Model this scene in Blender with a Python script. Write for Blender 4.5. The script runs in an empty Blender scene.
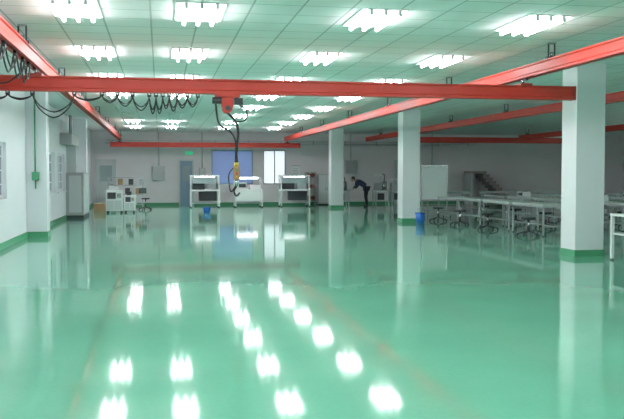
import bpy, bmesh, math, random
from mathutils import Vector, Matrix
random.seed(4)
S=bpy.context.scene
S.view_settings.view_transform='Standard'
H=3.5; XL=-3.12; XR=24.0; YB=40.5; YF=-5.0

# ---------------- materials ----------------
def mat(name,col,rough=.5,metal=0,emit=None,es=0,noise=0,nscale=8,bump=0,coat=0):
    m=bpy.data.materials.new(name); m.use_nodes=True
    nt=m.node_tree; b=nt.nodes['Principled BSDF']
    b.inputs['Base Color'].default_value=(*col,1); b.inputs['Roughness'].default_value=rough
    b.inputs['Metallic'].default_value=metal
    if coat: b.inputs['Coat Weight'].default_value=coat
    if emit: b.inputs['Emission Color'].default_value=(*emit,1); b.inputs['Emission Strength'].default_value=es
    if noise or bump:
        tc=nt.nodes.new('ShaderNodeTexCoord'); n=nt.nodes.new('ShaderNodeTexNoise')
        n.inputs['Scale'].default_value=nscale; n.inputs['Detail'].default_value=4
        nt.links.new(tc.outputs['Object'],n.inputs['Vector'])
        if noise:
            mx=nt.nodes.new('ShaderNodeMix'); mx.data_type='RGBA'
            mx.inputs[6].default_value=(*[c*(1-noise) for c in col],1)
            mx.inputs[7].default_value=(*[min(1,c*(1+noise)) for c in col],1)
            nt.links.new(n.outputs['Fac'],mx.inputs[0]); nt.links.new(mx.outputs[2],b.inputs['Base Color'])
        if bump:
            bp=nt.nodes.new('ShaderNodeBump'); bp.inputs['Strength'].default_value=bump; bp.inputs['Distance'].default_value=.01
            nt.links.new(n.outputs['Fac'],bp.inputs['Height']); nt.links.new(bp.outputs['Normal'],b.inputs['Normal'])
    return m
WALL=mat('wall_paint',(.78,.80,.85),.6,noise=.03,nscale=1.5)
BACKW=mat('back_wall_paint',(.82,.78,.81),.7,noise=.05,nscale=.8)
COLM=mat('column_paint',(.82,.83,.87),.5,noise=.03,nscale=2)
GREENB=mat('green_base_paint',(.08,.32,.17),.3)
RED=mat('red_enamel',(.55,.038,.024),.45,noise=.08,nscale=4)
REDD=mat('red_dark',(.35,.03,.02),.4)
BLK=mat('black_rubber',(.012,.012,.014),.5)
DARK=mat('dark_plastic',(.04,.042,.05),.45,noise=.15)
GREY=mat('grey_metal',(.42,.44,.46),.4,metal=.3,noise=.06)
LGREY=mat('light_grey_enamel',(.62,.65,.66),.4,noise=.04)
STEEL=mat('steel',(.6,.62,.64),.25,metal=.9)
WHT=mat('white_enamel',(.85,.87,.88),.35)
BLUE=mat('blue_plastic',(.03,.16,.62),.4)
YEL=mat('yellow_plastic',(.75,.5,.05),.5)
BRN=mat('brown_cardboard',(.38,.22,.12),.8,noise=.1)
MAR=mat('maroon_paint',(.22,.06,.05),.6)
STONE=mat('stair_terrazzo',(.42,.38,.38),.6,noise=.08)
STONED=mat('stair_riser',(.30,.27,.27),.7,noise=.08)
DOOR=mat('door_paint',(.22,.34,.46),.45,noise=.05)
FRAME=mat('window_frame_aluminium',(.74,.77,.8),.4,metal=.1)
GLASS=mat('window_glass',(.12,.15,.20),.08,emit=(.55,.62,.75),es=.16)
ACR=mat('acrylic_panel',(.35,.42,.44),.08)
TOP=mat('bench_top_laminate',(.46,.53,.51),.3,noise=.05)
BOARD=mat('whiteboard_surface',(.85,.88,.9),.2)
TUBE=mat('fluorescent_tube',(1,1,1),.4,emit=(1.0,.985,1.0),es=39)
TUBEOFF=mat('unlit_fluorescent_tube',(.85,.85,.85),.3)
PAN=mat('troffer_diffuser',(.9,.93,.93),.35,emit=(1,1,1),es=2.2)
PANOFF=mat('unlit_troffer_diffuser',(.9,.93,.93),.35)
DAY=mat('daylit_frosted_glass',(.7,.76,.82),.3,emit=(.86,.93,1.0),es=.85)
BLIND=mat('glowing_blue_blind',(.10,.16,.36),.5,emit=(.34,.48,.85),es=.40)  # glow put into the blind so it shows as a floor reflection
GRN=mat('exit_sign_green',(.02,.5,.25),.4,emit=(.05,.9,.45),es=.35)
LAMP=mat('bench_lamp',(1,1,1),.4,emit=(1,1,1),es=9)
SKIN=mat('skin',(.58,.36,.26),.5); HAIR=mat('hair',(.015,.012,.01),.5)
SHIRT=mat('navy_shirt',(.03,.045,.10),.8,noise=.1); PANTS=mat('dark_trousers',(.02,.022,.035),.85)

# floor
def floor_mat():
    m=bpy.data.materials.new('green_epoxy_floor'); m.use_nodes=True; nt=m.node_tree; b=nt.nodes['Principled BSDF']
    L=nt.links; tc=nt.nodes.new('ShaderNodeTexCoord')
    n=nt.nodes.new('ShaderNodeTexNoise'); n.inputs['Scale'].default_value=.7; n.inputs['Detail'].default_value=5
    L.new(tc.outputs['Object'],n.inputs['Vector'])
    r=nt.nodes.new('ShaderNodeValToRGB'); r.color_ramp.elements[0].position=.3; r.color_ramp.elements[1].position=.7
    r.color_ramp.elements[0].color=(.150,.47,.325,1); r.color_ramp.elements[1].color=(.18,.525,.37,1)
    L.new(n.outputs['Fac'],r.inputs[0])
    n2=nt.nodes.new('ShaderNodeTexNoise'); n2.inputs['Scale'].default_value=26; n2.inputs['Detail'].default_value=3
    L.new(tc.outputs['Object'],n2.inputs['Vector'])
    mx=nt.nodes.new('ShaderNodeMix'); mx.data_type='RGBA'; mx.blend_type='MULTIPLY'; mx.inputs[0].default_value=.12
    L.new(r.outputs[0],mx.inputs[6]); L.new(n2.outputs['Fac'],mx.inputs[7]); L.new(mx.outputs[2],b.inputs['Base Color'])
    mr=nt.nodes.new('ShaderNodeMapRange'); mr.inputs['To Min'].default_value=.05; mr.inputs['To Max'].default_value=.08
    L.new(n.outputs['Fac'],mr.inputs[0]); L.new(mr.outputs[0],b.inputs['Roughness'])
    b.inputs['IOR'].default_value=1.5
    return m
def ceil_mat():
    m=bpy.data.materials.new('ceiling_tiles'); m.use_nodes=True; nt=m.node_tree; b=nt.nodes['Principled BSDF']; L=nt.links
    tc=nt.nodes.new('ShaderNodeTexCoord'); mp=nt.nodes.new('ShaderNodeMapping'); mp.inputs['Location'].default_value=(1.3,.3,0)
    L.new(tc.outputs['Object'],mp.inputs['Vector'])
    br=nt.nodes.new('ShaderNodeTexBrick'); br.offset=0; br.squash=1
    br.inputs['Scale'].default_value=1; br.inputs['Brick Width'].default_value=.6; br.inputs['Row Height'].default_value=.6
    br.inputs['Mortar Size'].default_value=.012; br.inputs['Mortar Smooth'].default_value=.1
    br.inputs['Color1'].default_value=(.93,.88,.91,1); br.inputs['Color2'].default_value=(.90,.85,.88,1); br.inputs['Mortar'].default_value=(.52,.51,.53,1)
    L.new(mp.outputs[0],br.inputs['Vector']); L.new(br.outputs['Color'],b.inputs['Base Color']); b.inputs['Roughness'].default_value=.8
    return m
FLOOR=floor_mat(); CEIL=ceil_mat()

# ---------------- builder ----------------
class B:
    def __init__(s): s.bm=bmesh.new(); s.mats=[]
    def mi(s,m):
        if m not in s.mats: s.mats.append(m)
        return s.mats.index(m)
    def _set(s,faces,m,sm=False):
        i=s.mi(m)
        for f in faces: f.material_index=i; f.smooth=sm
    def box(s,lo,hi,m,bev=0,rz=0,piv=None):
        lo=Vector(lo);hi=Vector(hi);c=(lo+hi)/2;d=hi-lo
        r=bmesh.ops.create_cube(s.bm,size=1)
        vs=r['verts']
        for v in vs: v.co=Vector((v.co.x*d.x,v.co.y*d.y,v.co.z*d.z))+c
        fs=list({f for v in vs for f in v.link_faces})
        s._set(fs,m)
        if bev:
            es=list({e for v in vs for e in v.link_edges})
            o=bmesh.ops.bevel(s.bm,geom=es,offset=bev,segments=2,affect='EDGES',profile=.7)
            s._set(o['faces'],m); vs=list({v for f in o['faces'] for v in f.verts})
        if rz:
            p=Vector(piv) if piv else c
            bmesh.ops.rotate(s.bm,verts=vs,cent=p,matrix=Matrix.Rotation(rz,3,'Z'))
        return s
    def cyl(s,p0,p1,r,m,r2=None,seg=14):
        p0=Vector(p0);p1=Vector(p1);d=p1-p0
        o=bmesh.ops.create_cone(s.bm,cap_ends=True,segments=seg,radius1=r,radius2=r if r2 is None else r2,depth=d.length)
        q=d.to_track_quat('Z','Y').to_matrix().to_4x4(); q.translation=(p0+p1)/2
        bmesh.ops.transform(s.bm,matrix=q,verts=o['verts'])
        fs=list({f for v in o['verts'] for f in v.link_faces}); s._set(fs,m,True)
        for f in fs:
            if len(f.verts)>4: f.smooth=False
        return s
    def sph(s,c,r,m,sc=(1,1,1),seg=16):
        o=bmesh.ops.create_uvsphere(s.bm,u_segments=seg,v_segments=seg//2+2,radius=r)
        for v in o['verts']: v.co=Vector((v.co.x*sc[0],v.co.y*sc[1],v.co.z*sc[2]))+Vector(c)
        s._set(list({f for v in o['verts'] for f in v.link_faces}),m,True); return s
    def path(s,pts,r,m,seg=8,sub=6):
        P=[Vector(p) for p in pts]
        if sub>1 and len(P)>2:
            Q=[]
            for i in range(len(P)-1):
                a=P[max(i-1,0)];b=P[i];c=P[i+1];d=P[min(i+2,len(P)-1)]
                for k in range(sub):
                    t=k/sub
                    Q.append(.5*((2*b)+(c-a)*t+(2*a-5*b+4*c-d)*t*t+(3*b-a-3*c+d)*t**3))
            Q.append(P[-1]);P=Q
        rings=[];N=None
        for i,p in enumerate(P):
            t=(P[min(i+1,len(P)-1)]-P[max(i-1,0)]).normalized()
            if N is None:
                N=t.orthogonal().normalized()
            N=(N-t*N.dot(t)).normalized(); Bn=t.cross(N)
            rings.append([s.bm.verts.new(p+(N*math.cos(2*math.pi*k/seg)+Bn*math.sin(2*math.pi*k/seg))*r) for k in range(seg)])
        fs=[]
        for a,b in zip(rings,rings[1:]):
            for k in range(seg): fs.append(s.bm.faces.new((a[k],a[(k+1)%seg],b[(k+1)%seg],b[k])))
        fs.append(s.bm.faces.new(rings[0][::-1]));fs.append(s.bm.faces.new(rings[-1]))
        s._set(fs,m,True); return s
    def extr(s,prof,axis,a0,a1,m,off=(0,0)):
        R=[]
        for a in (a0,a1):
            R.append([s.bm.verts.new((a,p[0]+off[0],p[1]+off[1]) if axis=='X' else (p[0]+off[0],a,p[1]+off[1])) for p in prof])
        n=len(prof);fs=[]
        for k in range(n): fs.append(s.bm.faces.new((R[0][k],R[0][(k+1)%n],R[1][(k+1)%n],R[1][k])))
        fs.append(s.bm.faces.new(R[0][::-1]));fs.append(s.bm.faces.new(R[1]))
        s._set(fs,m); return s
    def done(s,name,parent=None,loc=None,rz=0):
        bmesh.ops.recalc_face_normals(s.bm,faces=s.bm.faces)
        me=bpy.data.meshes.new(name);s.bm.to_mesh(me);s.bm.free()
        for m in s.mats: me.materials.append(m)
        o=bpy.data.objects.new(name,me);S.collection.objects.link(o)
        if parent:o.parent=parent
        if loc:o.location=loc
        o.rotation_euler[2]=rz
        return o
def dup(o,name,loc,rz=0):
    n=bpy.data.objects.new(name,o.data);S.collection.objects.link(n);n.location=loc;n.rotation_euler[2]=rz;return n

# ---------------- shell ----------------
B().box((XL-.2,YF-.2,-.15),(XR+.2,YB+.2,0),FLOOR).done('floor')
B().box((XL-.2,YF-.2,H),(XR+.2,YB+.2,H+.1),CEIL).done('ceiling')
def wall_lat(name,x0,x1,wins,m):
    b=B();y=YF
    for (a,c,z0,z1) in sorted(wins):
        b.box((x0,y,0),(x1,a,H),m);b.box((x0,a,0),(x1,c,z0),m);b.box((x0,a,z1),(x1,c,H),m);y=c
    b.box((x0,y,0),(x1,YB,H),m);return b.done(name)
LW=[(3.0,7.1,1.0,2.15),(13.9,18.15,1.0,2.15),(24.4,26.2,.95,2.15),(27.0,28.9,.95,2.15)]
wall_lat('wall_left',XL-.2,XL,LW,WALL)
BW=[(2.45,4.45,1.0,2.66),(4.95,6.05,1.0,2.66)]
b=B();x=XL-.2
for (a,c,z0,z1) in BW:
    b.box((x,YB,0),(a,YB+.2,H),BACKW);b.box((a,YB,0),(c,YB+.2,z0),BACKW);b.box((a,YB,z1),(c,YB+.2,H),BACKW);x=c
b.box((x,YB,0),(XR+.2,YB+.2,H),BACKW);b.done('wall_back')
B().box((XR,YF,0),(XR+.2,YB,H),BACKW).done('wall_right')
B().box((XL-.2,YF-.2,0),(XR+.2,YF,H),WALL).done('wall_front')
B().box((XL,YF,0),(XL+.02,YB,.13),GREENB).done('baseboard_left')
B().box((XL+.02,YB-.02,0),(XR,YB,.13),GREENB).done('baseboard_back')
B().box((XR-.02,YF,0),(XR,YB-.02,.13),GREENB).done('baseboard_right')
for i,(a,c,z0,z1) in enumerate(LW):
    b=B();xw=XL-.10
    b.box((xw-.01,a,z0),(xw,c,z1),GLASS)
    mull=[a+.03,c-.03,(a+c)/2]
    for ym in mull: b.box((xw-.02,ym-.035,z0),(xw+.03,ym+.035,z1),FRAME)
    for z_,w in ((z0,.07),(z1-.07,.07)): b.box((xw-.02,a,z_),(xw+.032,c,z_+w),FRAME)
    for q in (1,2,3):
        k=z0+(z1-z0)*q/4
        b.box((xw-.01,a,k-.012),(xw+.02,c,k+.012),FRAME)
    b.box((XL-.1,a-.05,z0-.05),(XL+.05,c+.05,z0),WALL)
    b.done('window_%d'%(i+1))
a,c,z0,z1=BW[0];b=B();b.box((a,YB+.08,z0),(c,YB+.1,z1),BLIND)
k=z0
while k<z1: b.box((a,YB+.06,k),(c,YB+.08,k+.012),DOOR);k+=.12
for x_ in (a,c-.06): b.box((x_,YB+.02,z0),(x_+.06,YB+.06,z1),DOOR)
b.box((a,YB+.02,z0),(c,YB+.06,z0+.06),DOOR);b.box((a,YB+.02,z1-.06),(c,YB+.06,z1),DOOR);b.done('window_5')
a,c,z0,z1=BW[1];b=B();b.box((a,YB+.08,z0),(c,YB+.1,z1),DAY)
for x_ in (a,(a+c)/2-.02,c-.05): b.box((x_,YB+.02,z0),(x_+.05,YB+.07,z1),GREY)
b.box((a,YB+.02,z0),(c,YB+.07,z0+.05),GREY);b.box((a,YB+.02,z1-.05),(c,YB+.07,z1),GREY);b.done('window_6')
def door(i,x0,x1,m,zt=2.12):
    b=B();YD=YB-.022
    b.box((x0,YD-.05,0.005),(x1,YD-.01,zt),m)
    for q in (x0-.07,x1): b.box((q,YD-.08,0.005),(q+.07,YD,zt+.07),LGREY)
    b.box((x0-.07,YD-.08,zt),(x1+.07,YD,zt+.07),LGREY)
    b.box((x0+.12,YD-.06,1.15),(x1-.12,YD-.045,1.9),ACR)
    b.box((x0+.12,YD-.058,.25),(x1-.12,YD-.045,.95),m,bev=.004)
    b.cyl((x1-.08,YD-.1,1.02),(x1-.08,YD-.05,1.02),.025,STEEL)
    b.box((x1-.2,YD-.12,1.0),(x1-.06,YD-.1,1.03),STEEL)
    b.done('door_%d'%i)
door(1,.95,1.52,DOOR);door(2,-2.9,-2.1,LGREY);door(3,11.6,12.6,LGREY)
b=B();b.box((1.2,YB-.06,2.42),(1.55,YB,2.58),GRN,bev=.01);b.box((1.25,YB-.065,2.48),(1.36,YB-.055,2.52),WHT);b.done('exit_sign')
def wbox(name,x0,x1,z0,z1,m=LGREY,m2=GREY,pipe=True):
    b=B();b.box((x0,YB-.16,z0),(x1,YB,z1),m,bev=.01);b.box((x0+.03,YB-.17,z0+.03),(x1-.03,YB-.158,z1-.03),m2)
    b.cyl((x1-.07,YB-.185,(z0+z1)/2),(x1-.07,YB-.165,(z0+z1)/2),.02,DARK,seg=8)
    if pipe: b.cyl(((x0+x1)/2,YB-.05,z1),((x0+x1)/2,YB-.05,H),.025,m)
    return b.done(name)
wbox('distribution_box',-.35,.25,1.2,1.9);wbox('distribution_box.001',1.85,2.15,1.3,1.8,GREY,LGREY)
wbox('distribution_box.002',9.0,9.6,1.5,2.2,LGREY,GREY);wbox('distribution_box.003',13.3,13.7,1.2,1.8,GREY,LGREY)
b=B()
for z_,r in ((2.95,.03),(3.08,.022)): b.cyl((-2.5,YB-.06,z_),(16,YB-.06,z_),r,LGREY,seg=8)
for q in range(12): b.box((-2.2+1.6*q,YB-.1,2.9),(-2.17+1.6*q,YB,3.12),GREY)
b.done('wall_conduit_run')
b=B();b.box((6.35,YB-.04,1.35),(6.75,YB,1.9),WHT);b.box((6.33,YB-.045,1.33),(6.77,YB-.035,1.36),GREY);b.box((6.33,YB-.045,1.89),(6.77,YB-.035,1.92),GREY)
for q in range(5): b.box((6.4,YB-.043,1.43+.08*q),(6.68-.05*(q%2),YB-.039,1.45+.08*q),GREY)
b.done('wall_notice_board')

for n,y in enumerate((9.7,20.7,31.7)):
    b=B();b.box((XL,y,0),(-2.65,y+.5,H),WALL,bev=.01)
    b.box((XL+.02,y-.015,0),(-2.635,y+.515,.13),GREENB);b.done('pilaster' if n==0 else 'pilaster.%03d'%n)
for n,y in enumerate((3.0,14.03,25.0,36.0)):
    b=B();b.box((7.4,y,0),(7.96,y+.56,H),COLM,bev=.012)
    b.box((7.385,y-.015,0),(7.975,y+.575,.12),GREENB);b.done('column' if n==0 else 'column.%03d'%n)

# ---------------- ceiling lights ----------------
def troffer(T,P_,loc,name):
    b=B()
    b.box((-.3,-.6,-.012),(-.27,.6,.0),WHT);b.box((.27,-.6,-.012),(.3,.6,0),WHT)
    b.box((-.3,-.6,-.012),(.3,-.57,0),WHT);b.box((-.3,.57,-.012),(.3,.6,0),WHT)
    b.box((-.28,-.58,-.006),(.28,.58,-.001),P_)
    for x in (-.18,0,.18):
        b.cyl((x,-.56,-.055),(x,.56,-.055),.018,T,seg=10)
        b.box((x-.022,-.575,-.075),(x+.022,-.555,-.004),WHT);b.box((x-.022,.555,-.075),(x+.022,.575,-.004),WHT)
    return b.done(name,loc=loc)
first=troffer(TUBE,PAN,(-1,-.3,H),'ceiling_light_fixture')
off=troffer(TUBEOFF,PANOFF,(-1,-.3+3.6*7,H),'ceiling_light_fixture.001')
k=1
def fix(X,j,o=first):
    global k
    k+=1;dup(o,'ceiling_light_fixture.%03d'%k,(X,-.3+3.6*j,H))
for j in range(11):
    for X in (-1.0,.5,2.72,4.87):
        if X==-1.0 and j in (0,7): continue
        fix(X,j,off if (X<1 and j in (7,8)) else first)
for j in range(0,6): fix(13.4,j)  # these three right-bay rows are added out of view to brighten that bay
for j in range(1,8): fix(17.6,j)
for j in range(2,10): fix(21.8,j)

# ---------------- crane beams ----------------
def track(w=.075,h=.1):
    return [(-w,h),(w,h),(w,h-.02),(w*.72,h-.035),(w*.72,-h+.055),(w,-h+.035),(w,-h),(w*.25,-h),(w*.25,-h+.02),(w*.5,-h+.03),(w*.5,h-.06),(-w*.5,h-.06),(-w*.5,-h+.03),(-w*.25,-h+.02),(-w*.25,-h),(-w,-h),(-w,-h+.035),(-w*.72,-h+.055),(-w*.72,h-.035),(-w,h-.02)]
ZR=3.16;ZB=2.84
def runway(name,x,y0,y1,step=4.6,st=1.4):
    b=B();b.extr(track(),'Y',y0,y1,RED,(x,ZR))
    y=y0+st
    while y<y1:
        for dx in (-.05,.05): b.cyl((x+dx,y,ZR+.1),(x+dx,y,H),.012,DARK,seg=8)
        b.box((x-.09,y-.04,ZR+.09),(x+.09,y+.04,ZR+.125),DARK)
        b.box((x-.06,y-.04,H-.02),(x+.06,y+.04,H),GREY)
        b.cyl((x,y,ZR+.12),(x,y,ZR+.2),.03,STEEL)
        y+=step
    return b.done(name)
runway('crane_runway_beam',-1.8,1,39.6,4.6,1.6);runway('crane_runway_beam.001',5.9,1,39.6,4.6,1.8)
runway('crane_runway_beam.002',9.75,12,39);runway('crane_runway_beam.003',16.2,20,36)
def bridge(name,y,x0,x1,rx):
    b=B();b.extr(track(.09,.11),'X',x0,x1,RED,(y,ZB))
    for e in (x0,x1): b.box((e-.012,y-.095,ZB-.115),(e+.012,y+.095,ZB+.115),REDD,bev=.004)
    for x in rx:
        b.box((x-.1,y-.13,ZB+.10),(x+.1,y+.13,ZB+.14),REDD)
        b.cyl((x,y,ZB+.12),(x,y,ZR-.07),.022,STEEL)
        for dy in (-.1,.1):
            b.cyl((x-.035,y+dy,ZR-.06),(x+.035,y+dy,ZR-.06),.03,DARK)
        b.box((x-.02,y-.14,ZR-.13),(x+.02,y+.14,ZR-.05),DARK)
    return b.done(name)
br=bridge('crane_bridge_beam',13.0,-2.75,6.78,(-1.8,5.9))
bridge('crane_bridge_beam.001',39.0,-2.2,6.5,(-1.8,5.9))
bridge('crane_bridge_beam.002',31.5,9.3,16.6,(9.75,16.2))

b=B();zb=ZB-.11;y=13.0
def trol(b,x,yy,z,ax='X'):
    if ax=='X': b.box((x-.03,yy-.02,z-.06),(x+.03,yy+.02,z+.01),DARK)
    else: b.box((x-.02,yy-.03,z-.06),(x+.02,yy+.03,z+.01),DARK)
    b.cyl((x,yy-.03,z-.015),(x,yy+.03,z-.015),.018,STEEL)
anc=[-2.5,-2.2,-1.85,-1.25,-.85,-.62,-.4,-.15,-.05,.05,.15,.27,.42,.58]
for i,x in enumerate(anc): trol(b,x,y,zb)
for x0,x1 in zip(anc,anc[1:]):
    g=x1-x0;sag=max(.08,.28-g*.45)+random.uniform(-.08,.06)
    if x0<-1.2: sag=.08+.26*(x0==-1.85)
    for q in range(2):
        s_=sag*(1-.25*q);yy=y-.015+.03*q
        b.path([(x0,yy,zb-.05),(x0+g*.15,yy,zb-.05-s_*.6),(x0+g*.5,yy,zb-.05-s_),(x0+g*.85,yy,zb-.05-s_*.6),(x1,yy,zb-.05)],.010,BLK,seg=6,sub=4)
b.done('festoon_cable',parent=None)
b=B();z=ZR-.1
ys=[8.6,9.6,10.4,11.2,11.8,12.3]
for yy in ys: trol(b,-1.8,yy,z,'Y')
for y0,y1 in zip(ys,ys[1:]):
    g=y1-y0;s_=.26
    for q in range(2):
        xx=-1.82+.04*q;s2=s_*(1-.2*q)
        b.path([(xx,y0,z-.05),(xx,y0+g*.2,z-.05-s2*.65),(xx,y0+g*.5,z-.05-s2),(xx,y0+g*.8,z-.05-s2*.65),(xx,y1,z-.05)],.011,BLK,seg=6,sub=4)
b.path([(-1.84,12.3,z-.05),(-2.0,12.5,2.88),(-2.2,12.6,2.8),(-2.6,12.7,2.86),(-3.0,12.8,3.1),(-3.09,12.8,3.49)],.013,BLK,seg=6)
b.done('air_hose')

# hoist trolley with pendant
b=B();hx=1.0
b.box((hx-.16,12.9,zb-.05),(hx+.22,13.1,zb-.0),RED,bev=.01)
for dx in (-.12,.18):
    b.cyl((hx+dx,12.94,zb+.0),(hx+dx,13.06,zb+.0),.03,STEEL)
b.box((hx-.06,12.93,zb-.2),(hx+.12,13.07,zb-.04),RED,bev=.015)
b.cyl((hx-.2,12.98,zb-.1),(hx-.06,12.98,zb-.1),.05,DARK)
b.cyl((hx+.03,12.88,zb-.22),(hx+.03,13.12,zb-.22),.075,RED)
b.cyl((hx+.03,12.86,zb-.22),(hx+.03,12.885,zb-.22),.04,DARK)
b.box((hx+.13,12.95,zb-.16),(hx+.27,13.05,zb-.06),DARK,bev=.008)
b.path([(hx+.03,13,zb-.28),(hx+.16,13,zb-.42),(hx+.2,13,zb-.6),(hx+.17,13,zb-.9),(hx+.19,13,zb-1.1)],.02,BLK)
b.path([(hx-.15,12.98,zb-.12),(hx-.1,12.98,zb-.45),(hx+.08,12.97,zb-.58),(hx+.16,12.98,zb-.75),(hx+.15,13,zb-1.1)],.014,BLK)
b.path([(hx+.2,13,zb-.15),(hx+.33,13,zb-.25),(hx+.3,13,zb-.4),(hx+.1,13,zb-.42)],.012,BLK)
b.cyl((hx+.17,13,zb-1.05),(hx+.17,13,zb-1.12),.035,YEL)
b.box((hx+.12,12.96,zb-1.32),(hx+.22,13.04,zb-1.12),BRN,bev=.015)
for k_ in range(3): b.cyl((hx+.17,12.955,zb-1.17-.05*k_),(hx+.17,12.945,zb-1.17-.05*k_),.015,[GREENB,RED,YEL][k_])
b.cyl((hx+.17,13,zb-1.32),(hx+.17,13,zb-1.42),.028,STEEL)
b.path([(hx+.17,13,zb-1.42),(hx+.13,13,zb-1.5),(hx+.17,13,zb-1.57),(hx+.22,13,zb-1.52)],.014,DARK)
b.path([(hx+.15,13,zb-1.1),(hx+.05,13,zb-1.25),(hx+.08,13,zb-1.5),(hx+.15,13,zb-1.42)],.010,BLK)
b.done('hoist_trolley_with_pendant_control')

# ---------------- left wall equipment ----------------
b=B()
b.box((XL+.02,29.2,.0),(-2.55,31.4,.1),DARK)
b.box((XL,29.2,.1),(-2.55,31.4,1.55),GREY,bev=.015)
for y0,y1 in ((29.25,30.28),(30.32,31.35)): b.box((-2.555,y0,.15),(-2.54,y1,1.5),LGREY,bev=.004)
b.box((XL+.1,29.19,.2),(-2.62,29.205,1.45),LGREY,bev=.004)
b.box((XL,29.4,1.55),(-2.8,29.8,2.45),LGREY,bev=.01)
b.box((XL,27.6,2.45),(-2.75,30.0,2.8),GREY,bev=.01)
for q in (29.5,29.62,29.74): b.cyl((-3.0+.1*(q-29.5),q,2.8),(-3.0+.1*(q-29.5),q,H),.03,GREY)
b.cyl((-2.9,29.6,1.5),(-2.9,29.6,2.5),.05,STEEL)
b.done('electrical_cabinet')
b=B();b.cyl((-2.9,20.66,1.15),(-2.9,20.66,3.5),.018,GREENB);b.box((-2.98,20.61,1.35),(-2.82,20.695,1.55),GREENB,bev=.01);b.done('conduit_pipe')
b=B()
for x_ in (22.2,22.5): b.cyl((XL+.04,x_,1.0),(XL+.04,x_,H),.02,LGREY)
b.box((XL,22.05,.95),(XL+.12,22.65,1.4),LGREY,bev=.01);b.box((XL+.12,22.15,1.05),(XL+.13,22.55,1.3),GREY);b.done('wall_switch_box')
b=B();b.box((-2.62,34.5,0),(-2.2,35.1,.3),BRN,bev=.005);b.box((-2.43,34.49,0.28),(-2.39,35.11,.305),YEL);b.done('cardboard_box')

def machine_cab(name,x0,x1,y0,y1,h,topm=DARK):
    b=B()
    b.box((x0,y0,.08),(x1,y1,h),WHT,bev=.02)
    w=x1-x0
    b.box((x0+.04,y0-.012,.14),(x0+w*.5-.01,y0+.01,h*.55),LGREY,bev=.004)
    b.box((x0+w*.5+.01,y0-.012,.14),(x1-.04,y0+.01,h*.55),LGREY,bev=.004)
    b.box((x0+.06,y0-.015,h*.62),(x0+w*.6,y0+.01,h*.9),DARK,bev=.004)
    b.box((x0+w*.66,y0-.015,h*.66),(x1-.05,y0+.01,h*.86),GREY,bev=.004)
    for k_ in range(3): b.cyl((x0+w*(.7+.09*k_),y0-.02,h*.78),(x0+w*(.7+.09*k_),y0,h*.78),.02,[RED,GREENB,YEL][k_])
    for xx in (x0+.06,x1-.06):
        for yy in (y0+.06,y1-.06): b.cyl((xx,yy,0),(xx,yy,.09),.03,DARK)
    b.box((x0+.1,y0+.1,h),(x1-.15,y1-.1,h+.14),topm,bev=.02)
    return b.done(name)
machine_cab('control_machine',-2.05,-1.42,32.9,33.6,.88,LGREY)
machine_cab('control_machine.001',-1.38,-.95,33.1,33.7,.68,DARK)
b=B()
for xx in (-2.2,-.75):
    for yy in (37.2,37.7): b.box((xx-.02,yy-.02,0),(xx+.02,yy+.02,1.35),GREY)
for zz in (.15,.6,1.0,1.33): b.box((-2.22,37.18,zz),(-.73,37.72,zz+.03),GREY)
for q in range(9):
    xx=-2.1+.15*q;zz=(.18,.63,1.03)[q%3];b.box((xx,37.3,zz),(xx+.2,37.6,zz+.26),[DARK,LGREY,BRN,GREY,DARK][q%5],bev=.008)
b.done('storage_rack')
def chair(name,x,y,rz=0,h=.5,back=True,m=DARK):
    b=B()
    for k_ in range(5):
        a=k_*math.tau/5;e=(math.cos(a)*.27,math.sin(a)*.27,.05)
        b.path([(0,0,.12),(e[0]*.5,e[1]*.5,.09),e],.018,DARK,seg=6,sub=2);b.sph((e[0],e[1],.028),.028,DARK,seg=8)
    b.cyl((0,0,.1),(0,0,h-.03),.025,STEEL);b.cyl((0,0,.1),(0,0,.25),.035,DARK)
    b.cyl((0,0,h-.05),(0,0,h),.17,m,r2=.18,seg=20)
    if back:
        b.path([(0,.12,h-.03),(0,.24,h+.02),(0,.25,h+.25)],.015,STEEL,seg=6)
        b.box((-.17,.225,h+.18),(.17,.265,h+.42),m,bev=.018)
    return b.done(name,loc=(x,y,0),rz=rz)
chair('swivel_chair',-.6,35.6,.5)

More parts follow.
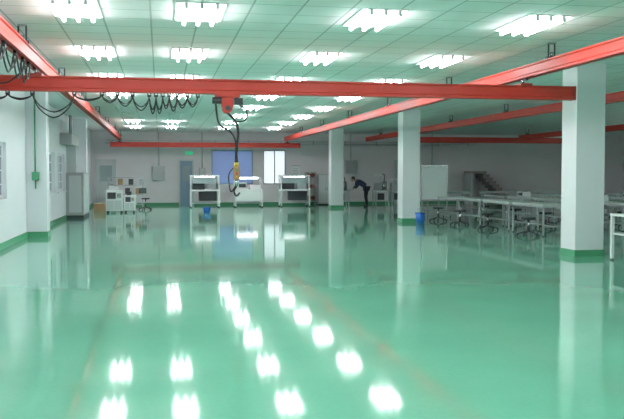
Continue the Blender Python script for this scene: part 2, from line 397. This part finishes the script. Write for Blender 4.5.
def bench(name,x0,x1,y0,variant=0):
    b=B();y1=y0+.8;w=x1-x0
    for xx in (x0+.03,x1-.03):
        for yy in (y0+.03,y1-.03):
            b.box((xx-.03,yy-.03,.05),(xx+.03,yy+.03,.74),WHT);b.cyl((xx,yy,0),(xx,yy,.05),.035,DARK)
    b.box((x0,y0,.74),(x1,y1,.8),WHT,bev=.006)
    b.box((x0+.03,y0+.01,.15),(x0+.06,y1-.03,.2),WHT);b.box((x1-.06,y0+.01,.15),(x1-.03,y1-.03,.2),WHT);b.box((x0+.03,y1-.06,.15),(x1-.03,y1-.03,.2),WHT)
    if variant!=1:
        zt=1.4
        for xx in (x0+.03,x1-.03):
            for yy in (y0+.1,y1-.03): b.box((xx-.02,yy-.02,.8),(xx+.02,yy+.02,zt),WHT)
        b.box((x0,y0+.07,zt),(x1,y1,zt+.05),WHT,bev=.005)
        b.box((x0+.05,y1-.04,.8),(x1-.05,y1-.03,zt),ACR)
        b.box((x0+.02,y0+.12,.82),(x0+.03,y1-.05,zt),ACR);b.box((x1-.03,y0+.12,.82),(x1-.02,y1-.05,zt),ACR)
        b.box((x0+.1,y0+.09,1.08),(x1-.1,y0+.1,1.36),ACR)
        b.box((x0+.15,y0+.3,.8),(x0+w*.5,y1-.1,1.1),DARK,bev=.02)
        b.box((x0+w*.58,y0+.3,.8),(x1-.15,y1-.15,1.2),GREY,bev=.02)
        b.box((x0+.2,y0+.3,zt-.04),(x1-.2,y0+.36,zt-.01),LAMP)
        b.box((x0+w*.3,y0+.15,.3),(x1-.12,y1-.1,.72),DARK,bev=.01)
    else:
        b.box((x0+.03,y0+.02,.3),(x1-.03,y0+.035,.72),WHT)
        b.box((x0+.1,y0+.2,.8),(x0+w*.45,y1-.1,1.12),LGREY,bev=.02)
        b.box((x0+w*.15,y0+.19,.9),(x0+w*.4,y0+.205,1.06),DARK)
        b.box((x0+w*.55,y0+.2,.8),(x1-.1,y1-.1,1.0),WHT,bev=.02)
        for xx in (x0+.03,x1-.03): b.box((xx-.02,y1-.05,.8),(xx+.02,y1-.01,1.35),WHT)
        b.box((x0,y1-.06,1.32),(x1,y1,1.37),WHT)
        b.box((x0+.15,y1-.12,1.28),(x1-.15,y1-.07,1.32),LAMP)
    return b.done(name)
bench('test_bench',1.32,2.62,37.4,0);bench('test_bench.001',3.3,4.55,37.4,1);bench('test_bench.002',5.4,6.75,37.6,0)
def bucket(name,x,y,r=.15,h=.28):
    b=B();b.cyl((0,0,0),(0,0,h),r*.8,BLUE,r2=r,seg=20);b.cyl((0,0,h-.03),(0,0,h+.005),r*1.07,BLUE,seg=20);b.cyl((0,0,h+.0),(0,0,h+.008),r*.88,DARK,seg=20)
    b.path([(-r,0,h),(-r*.7,-.05,h+.1),(0,-.07,h+.14),(r*.7,-.05,h+.1),(r,0,h)],.006,STEEL,seg=6)
    return b.done(name,loc=(x,y,0))
bucket('blue_bucket',1.77,32.4,.15,.22);bucket('waste_bin',7.75,24.3,.15,.33)

b=B()
for xx in (6.95,7.4):
    for yy in (39.7,40.1): b.box((xx-.02,yy-.02,0),(xx+.02,yy+.02,1.6),GREY)
for zz in (.2,.75,1.3,1.57): b.box((6.93,39.68,zz),(7.42,40.12,zz+.03),GREY)
for q,zz in enumerate((.23,.78,1.33)):
    b.cyl((7.05,39.75,zz+.12),(7.05,40.05,zz+.12),.1,BRN);b.cyl((7.28,39.75,zz+.12),(7.28,40.05,zz+.12),.1,MAR)
b.done('spool_rack')
b=B();b.box((7.55,39.9,.05),(8.35,40.3,1.5),LGREY,bev=.01);b.box((7.6,39.89,.1),(7.94,39.905,1.45),WHT,bev=.003);b.box((7.96,39.89,.1),(8.3,39.905,1.45),WHT,bev=.003)
b.cyl((7.9,39.87,.7),(7.9,39.87,.9),.012,STEEL);b.cyl((8.0,39.87,.7),(8.0,39.87,.9),.012,STEEL);b.box((7.6,39.95,0),(8.3,40.25,.06),DARK);b.done('storage_cabinet')

def process(name,x,y,s=1,h=1.35):
    b=B()
    for dx in (-.3,.3):
        for dy in (-.25,.25): b.box((dx-.025,dy-.025,0),(dx+.025,dy+.025,.75),STEEL)
    b.box((-.36,-.3,.72),(.36,.3,.78),STEEL,bev=.006)
    b.box((-.3,-.24,.25),(.3,.24,.7),LGREY,bev=.015);b.box((-.22,-.255,.32),(.1,-.235,.62),DARK)
    b.box((-.3,-.2,.78),(-.02,.2,1.1),GREY,bev=.02);b.cyl((.16,0,.78),(.16,0,1.12),.12,STEEL,seg=20);b.cyl((.16,0,1.12),(.16,0,1.2),.12,STEEL,r2=.04,seg=20)
    b.box((-.05,-.04,1.05),(.0,.04,h),LGREY);b.box((-.28,-.06,h-.1),(.06,.06,h),WHT,bev=.01)
    b.path([(.16,0,1.18),(.16,0,h-.02),(.02,0,h-.04)],.02,DARK)
    return b.done(name,loc=(x,y,0))
process('assembly_machine',8.12,37.3);process('assembly_machine.001',9.97,37.2,h=1.5);process('assembly_machine.002',10.77,37.3,h=1.3)
b=B()
b.box((-.48,-.015,.62),(.48,.015,1.78),BOARD)
for q in ((-.5,.60,.5,.63),(-.5,1.77,.5,1.80),(-.5,.6,-.47,1.8),(.47,.6,.5,1.8)): b.box((q[0],-.022,q[1]),(q[2],.022,q[3]),STEEL)
b.box((-.4,-.08,.6),(.4,-.02,.615),STEEL)
for x_ in (-.49,.49):
    b.box((x_-.015,-.015,.1),(x_+.015,.015,1.75),GREY);b.box((x_-.02,-.27,.06),(x_+.02,.27,.1),GREY)
    for y_ in (-.25,.25): b.cyl((x_-.01,y_,.03),(x_+.01,y_,.03),.03,DARK)
b.box((-.48,-.012,.22),(.48,.012,.25),GREY)
b.done('whiteboard_on_stand',loc=(9.3,27.6,0),rz=.15)

def wtable():
    b=B();L=.9;W=.375
    b.box((-W,-L,.74),(W,L,.775),TOP,bev=.004)
    b.box((-W+.01,-L+.01,.70),(W-.01,L-.01,.74),GREY)
    for xx in (-W+.03,W-.03):
        for yy in (-L+.03,L-.03):
            b.box((xx-.018,yy-.018,.02),(xx+.018,yy+.018,.7),GREY);b.cyl((xx,yy,0),(xx,yy,.03),.025,DARK)
    for yy in (-L+.03,L-.03): b.box((-W+.03,yy-.012,.22),(W-.03,yy+.012,.25),GREY)
    b.box((-.012,-L+.03,.22),(.012,L-.03,.25),GREY)
    b.box((W-.06,-L+.03,.42),(W-.03,L-.03,.45),GREY)
    return b
t0=wtable().done('workbench',loc=(9.35,18.6+.9,0));n=0
for (x,ys_) in ((9.35,(21.5,23.5,25.4)),(11.5,(18.9,20.8,22.8,24.8,26.8)),(13.9,(20.5,22.5,24.5,26.5,28.5)),(16.2,(22,24,26,28,30)),(18.6,(24,26,28,30))):
    for yy in ys_:
        n+=1;dup(t0,'workbench.%03d'%n,(x,yy,0))
for x,yy,rz in ((11.6,33.0,1.57),(14.2,33.2,1.57),(16.6,33.4,1.57)):
    n+=1;dup(t0,'workbench.%03d'%n,(x,yy,0),rz)
s0=chair('work_stool',8.75,18.9,.3,h=.45,back=False);n=0
for (x,y) in ((8.65,21.2),(8.6,23.2),(8.7,25.4),(10.5,19.2),(10.4,21.4),(10.6,23.8),(12.8,21.5),(12.9,23.6),(12.7,25.6),(15.1,24.),(15.0,26.5),(17.4,26.0),(10.55,26.2)):
    n+=1;dup(s0,'work_stool.%03d'%n,(x,y,0),random.random()*6)
b=B();x0,x1,y0,y1=7.72,9.3,12.6,13.4
b.box((x0,y0,.77),(x1,y1,.81),WHT,bev=.005)
for xx in (x0+.03,x1-.03):
    for yy in (y0+.03,y1-.03): b.box((xx-.025,yy-.025,.02),(xx+.025,yy+.025,.78),WHT);b.cyl((xx,yy,0),(xx,yy,.03),.03,DARK)
b.box((x0+.02,y0+.02,.45),(x0+.05,y1-.02,.48),WHT);b.box((x0+.02,y0+.02,.2),(x1-.02,y0+.05,.23),WHT);b.box((x0+.03,y0+.03,.46),(x1-.03,y1-.03,.48),LGREY)
b.box((x0+.25,y0+.2,.81),(x0+.7,y0+.6,.95),DARK,bev=.01)
b.done('white_workbench')
b=B();b.box((-.14,-.2,0),(.14,.2,.16),LGREY,bev=.012);b.box((-.155,-.16,.04),(-.138,.04,.13),DARK);b.cyl((-.155,.1,.08),(-.14,.1,.08),.03,DARK);b.cyl((0,-.1,.16),(0,-.1,.19),.02,DARK)
i0=b.done('bench_instrument',loc=(11.5,20.5,.775));n=0
for (x,y) in ((11.5,25.2),(13.9,23),(16.2,24.4)):
    n+=1;dup(i0,'bench_instrument.%03d'%n,(x,y,.775),random.uniform(-.3,.3))

# ---------------- stairs at back right ----------------
b=B();xs=17.5
for i in range(10):
    x1=xs-.17*i;z=.165*(i+1)
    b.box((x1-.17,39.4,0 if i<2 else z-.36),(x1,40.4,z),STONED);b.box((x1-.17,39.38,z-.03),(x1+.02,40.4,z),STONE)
b.box((xs-2.3,39.4,1.53),(xs-1.7,40.4,1.65),STONE);b.box((xs-2.3,39.4,0),(xs-2.2,40.4,1.53),LGREY)
b.done('staircase')

# ---------------- person ----------------
E=bpy.data.objects.new('person',None);S.collection.objects.link(E);E.location=(9.2,36.9,0)
def skin(name,verts,edges,rad,m,root=0,sub=2):
    me=bpy.data.meshes.new(name);me.from_pydata(verts,edges,[]);me.materials.append(m)
    o=bpy.data.objects.new(name,me);S.collection.objects.link(o);o.parent=E
    md=o.modifiers.new('s','SKIN')
    sv=me.skin_vertices[0].data
    for i,r in enumerate(rad): sv[i].radius=(r,r) if not isinstance(r,tuple) else r;sv[i].use_root=(i==root)
    md.use_smooth_shade=True
    ss=o.modifiers.new('d','SUBSURF');ss.levels=sub;ss.render_levels=sub
    return o
V=[(0,0,.93),(-.12,0,1.02),(-.28,0,1.12),(-.42,0,1.2),(-.5,0,1.22),
   (-.40,-.17,1.19),(-.42,-.22,.98),(-.55,-.19,.84),
   (-.40,.17,1.19),(-.42,.22,.98),(-.55,.19,.84)]
skin('shirt',V,[(0,1),(1,2),(2,3),(3,4),(3,5),(5,6),(6,7),(3,8),(8,9),(9,10)],[.145,.135,.15,.13,.06,.075,.05,.04,.075,.05,.04],SHIRT)
V=[(0.01,0,.93),(.02,-.1,.85),(-.03,-.12,.48),(.03,-.13,.09),(.02,.1,.85),(.0,.13,.48),(.08,.14,.09)]
skin('trousers',V,[(0,1),(1,2),(2,3),(0,4),(4,5),(5,6)],[.14,.10,.07,.055,.10,.07,.055],PANTS)
for i,(x,y) in enumerate(((.03,-.13),(.08,.14))):
    skin('shoe_%d'%(i+1),[(x+.04,y,.05),(x-.06,y,.05),(x-.17,y,.04)],[(0,1),(1,2)],[.045,.045,.035],BLK)
b=B();hc=Vector((-.62,0,1.27))
b.sph(hc,.1,SKIN,(.95,.8,1.15));b.cyl((-.48,0,1.2),(-.58,0,1.23),.05,SKIN)
b.sph(hc+Vector((.018,0,.028)),.104,HAIR,(.98,.86,1.08))
b.sph(hc+Vector((-.1,0,-.015)),.018,SKIN,(1,.7,1.4),8)
for s_ in (-1,1):
    b.sph(hc+Vector((-.085,.03*s_,.01)),.011,WHT,seg=8);b.sph(hc+Vector((-.094,.03*s_,.01)),.005,BLK,seg=8);b.sph(hc+Vector((.01,.083*s_,-.01)),.022,SKIN,(.7,.4,1.2),8)
b.box(hc+Vector((-.092,-.022,-.06)),hc+Vector((-.085,.022,-.052)),REDD)
b.done('head',parent=E)
for i,s_ in enumerate((-1,1)):
    w=Vector((-.56,.19*s_,.83))
    skin('palm_%d'%(i+1),[w,w+Vector((-.05,0,-.02)),w+Vector((-.09,0,-.03))],[(0,1),(1,2)],[(.028,.028),(.035,.018),(.036,.016)],SKIN)
    for k in range(5):
        if k<4:
            o_=w+Vector((-.08,(-.027+.018*k),-.03));l=(.055,.068,.064,.05)[k]
            pts=[o_,o_+Vector((-l*.5,0,-.008)),o_+Vector((-l*.85,0,-.015)),o_+Vector((-l,0,-.02))]
        else:
            o_=w+Vector((-.03,-.03*s_,-.01));pts=[o_,o_+Vector((-.025,-.022*s_,-.012)),o_+Vector((-.05,-.028*s_,-.025)),o_+Vector((-.062,-.026*s_,-.03))]
        skin('finger_%d_%d'%(i+1,k+1),pts,[(0,1),(1,2),(2,3)],[.009,.0085,.008,.007],SKIN,sub=1)

# ---------------- world + camera ----------------
w=bpy.data.worlds.new('world');S.world=w;w.use_nodes=True
w.node_tree.nodes['Background'].inputs[0].default_value=(.75,.85,1,1);w.node_tree.nodes['Background'].inputs[1].default_value=.8
cam=bpy.data.cameras.new('camera');co=bpy.data.objects.new('camera',cam);S.collection.objects.link(co);S.camera=co
cam.sensor_width=36;cam.sensor_fit='HORIZONTAL';cam.lens=836/624*36;cam.clip_end=200
co.location=(0,0,1.5);co.rotation_euler=(math.radians(90-2.43),0,math.radians(-10.3))
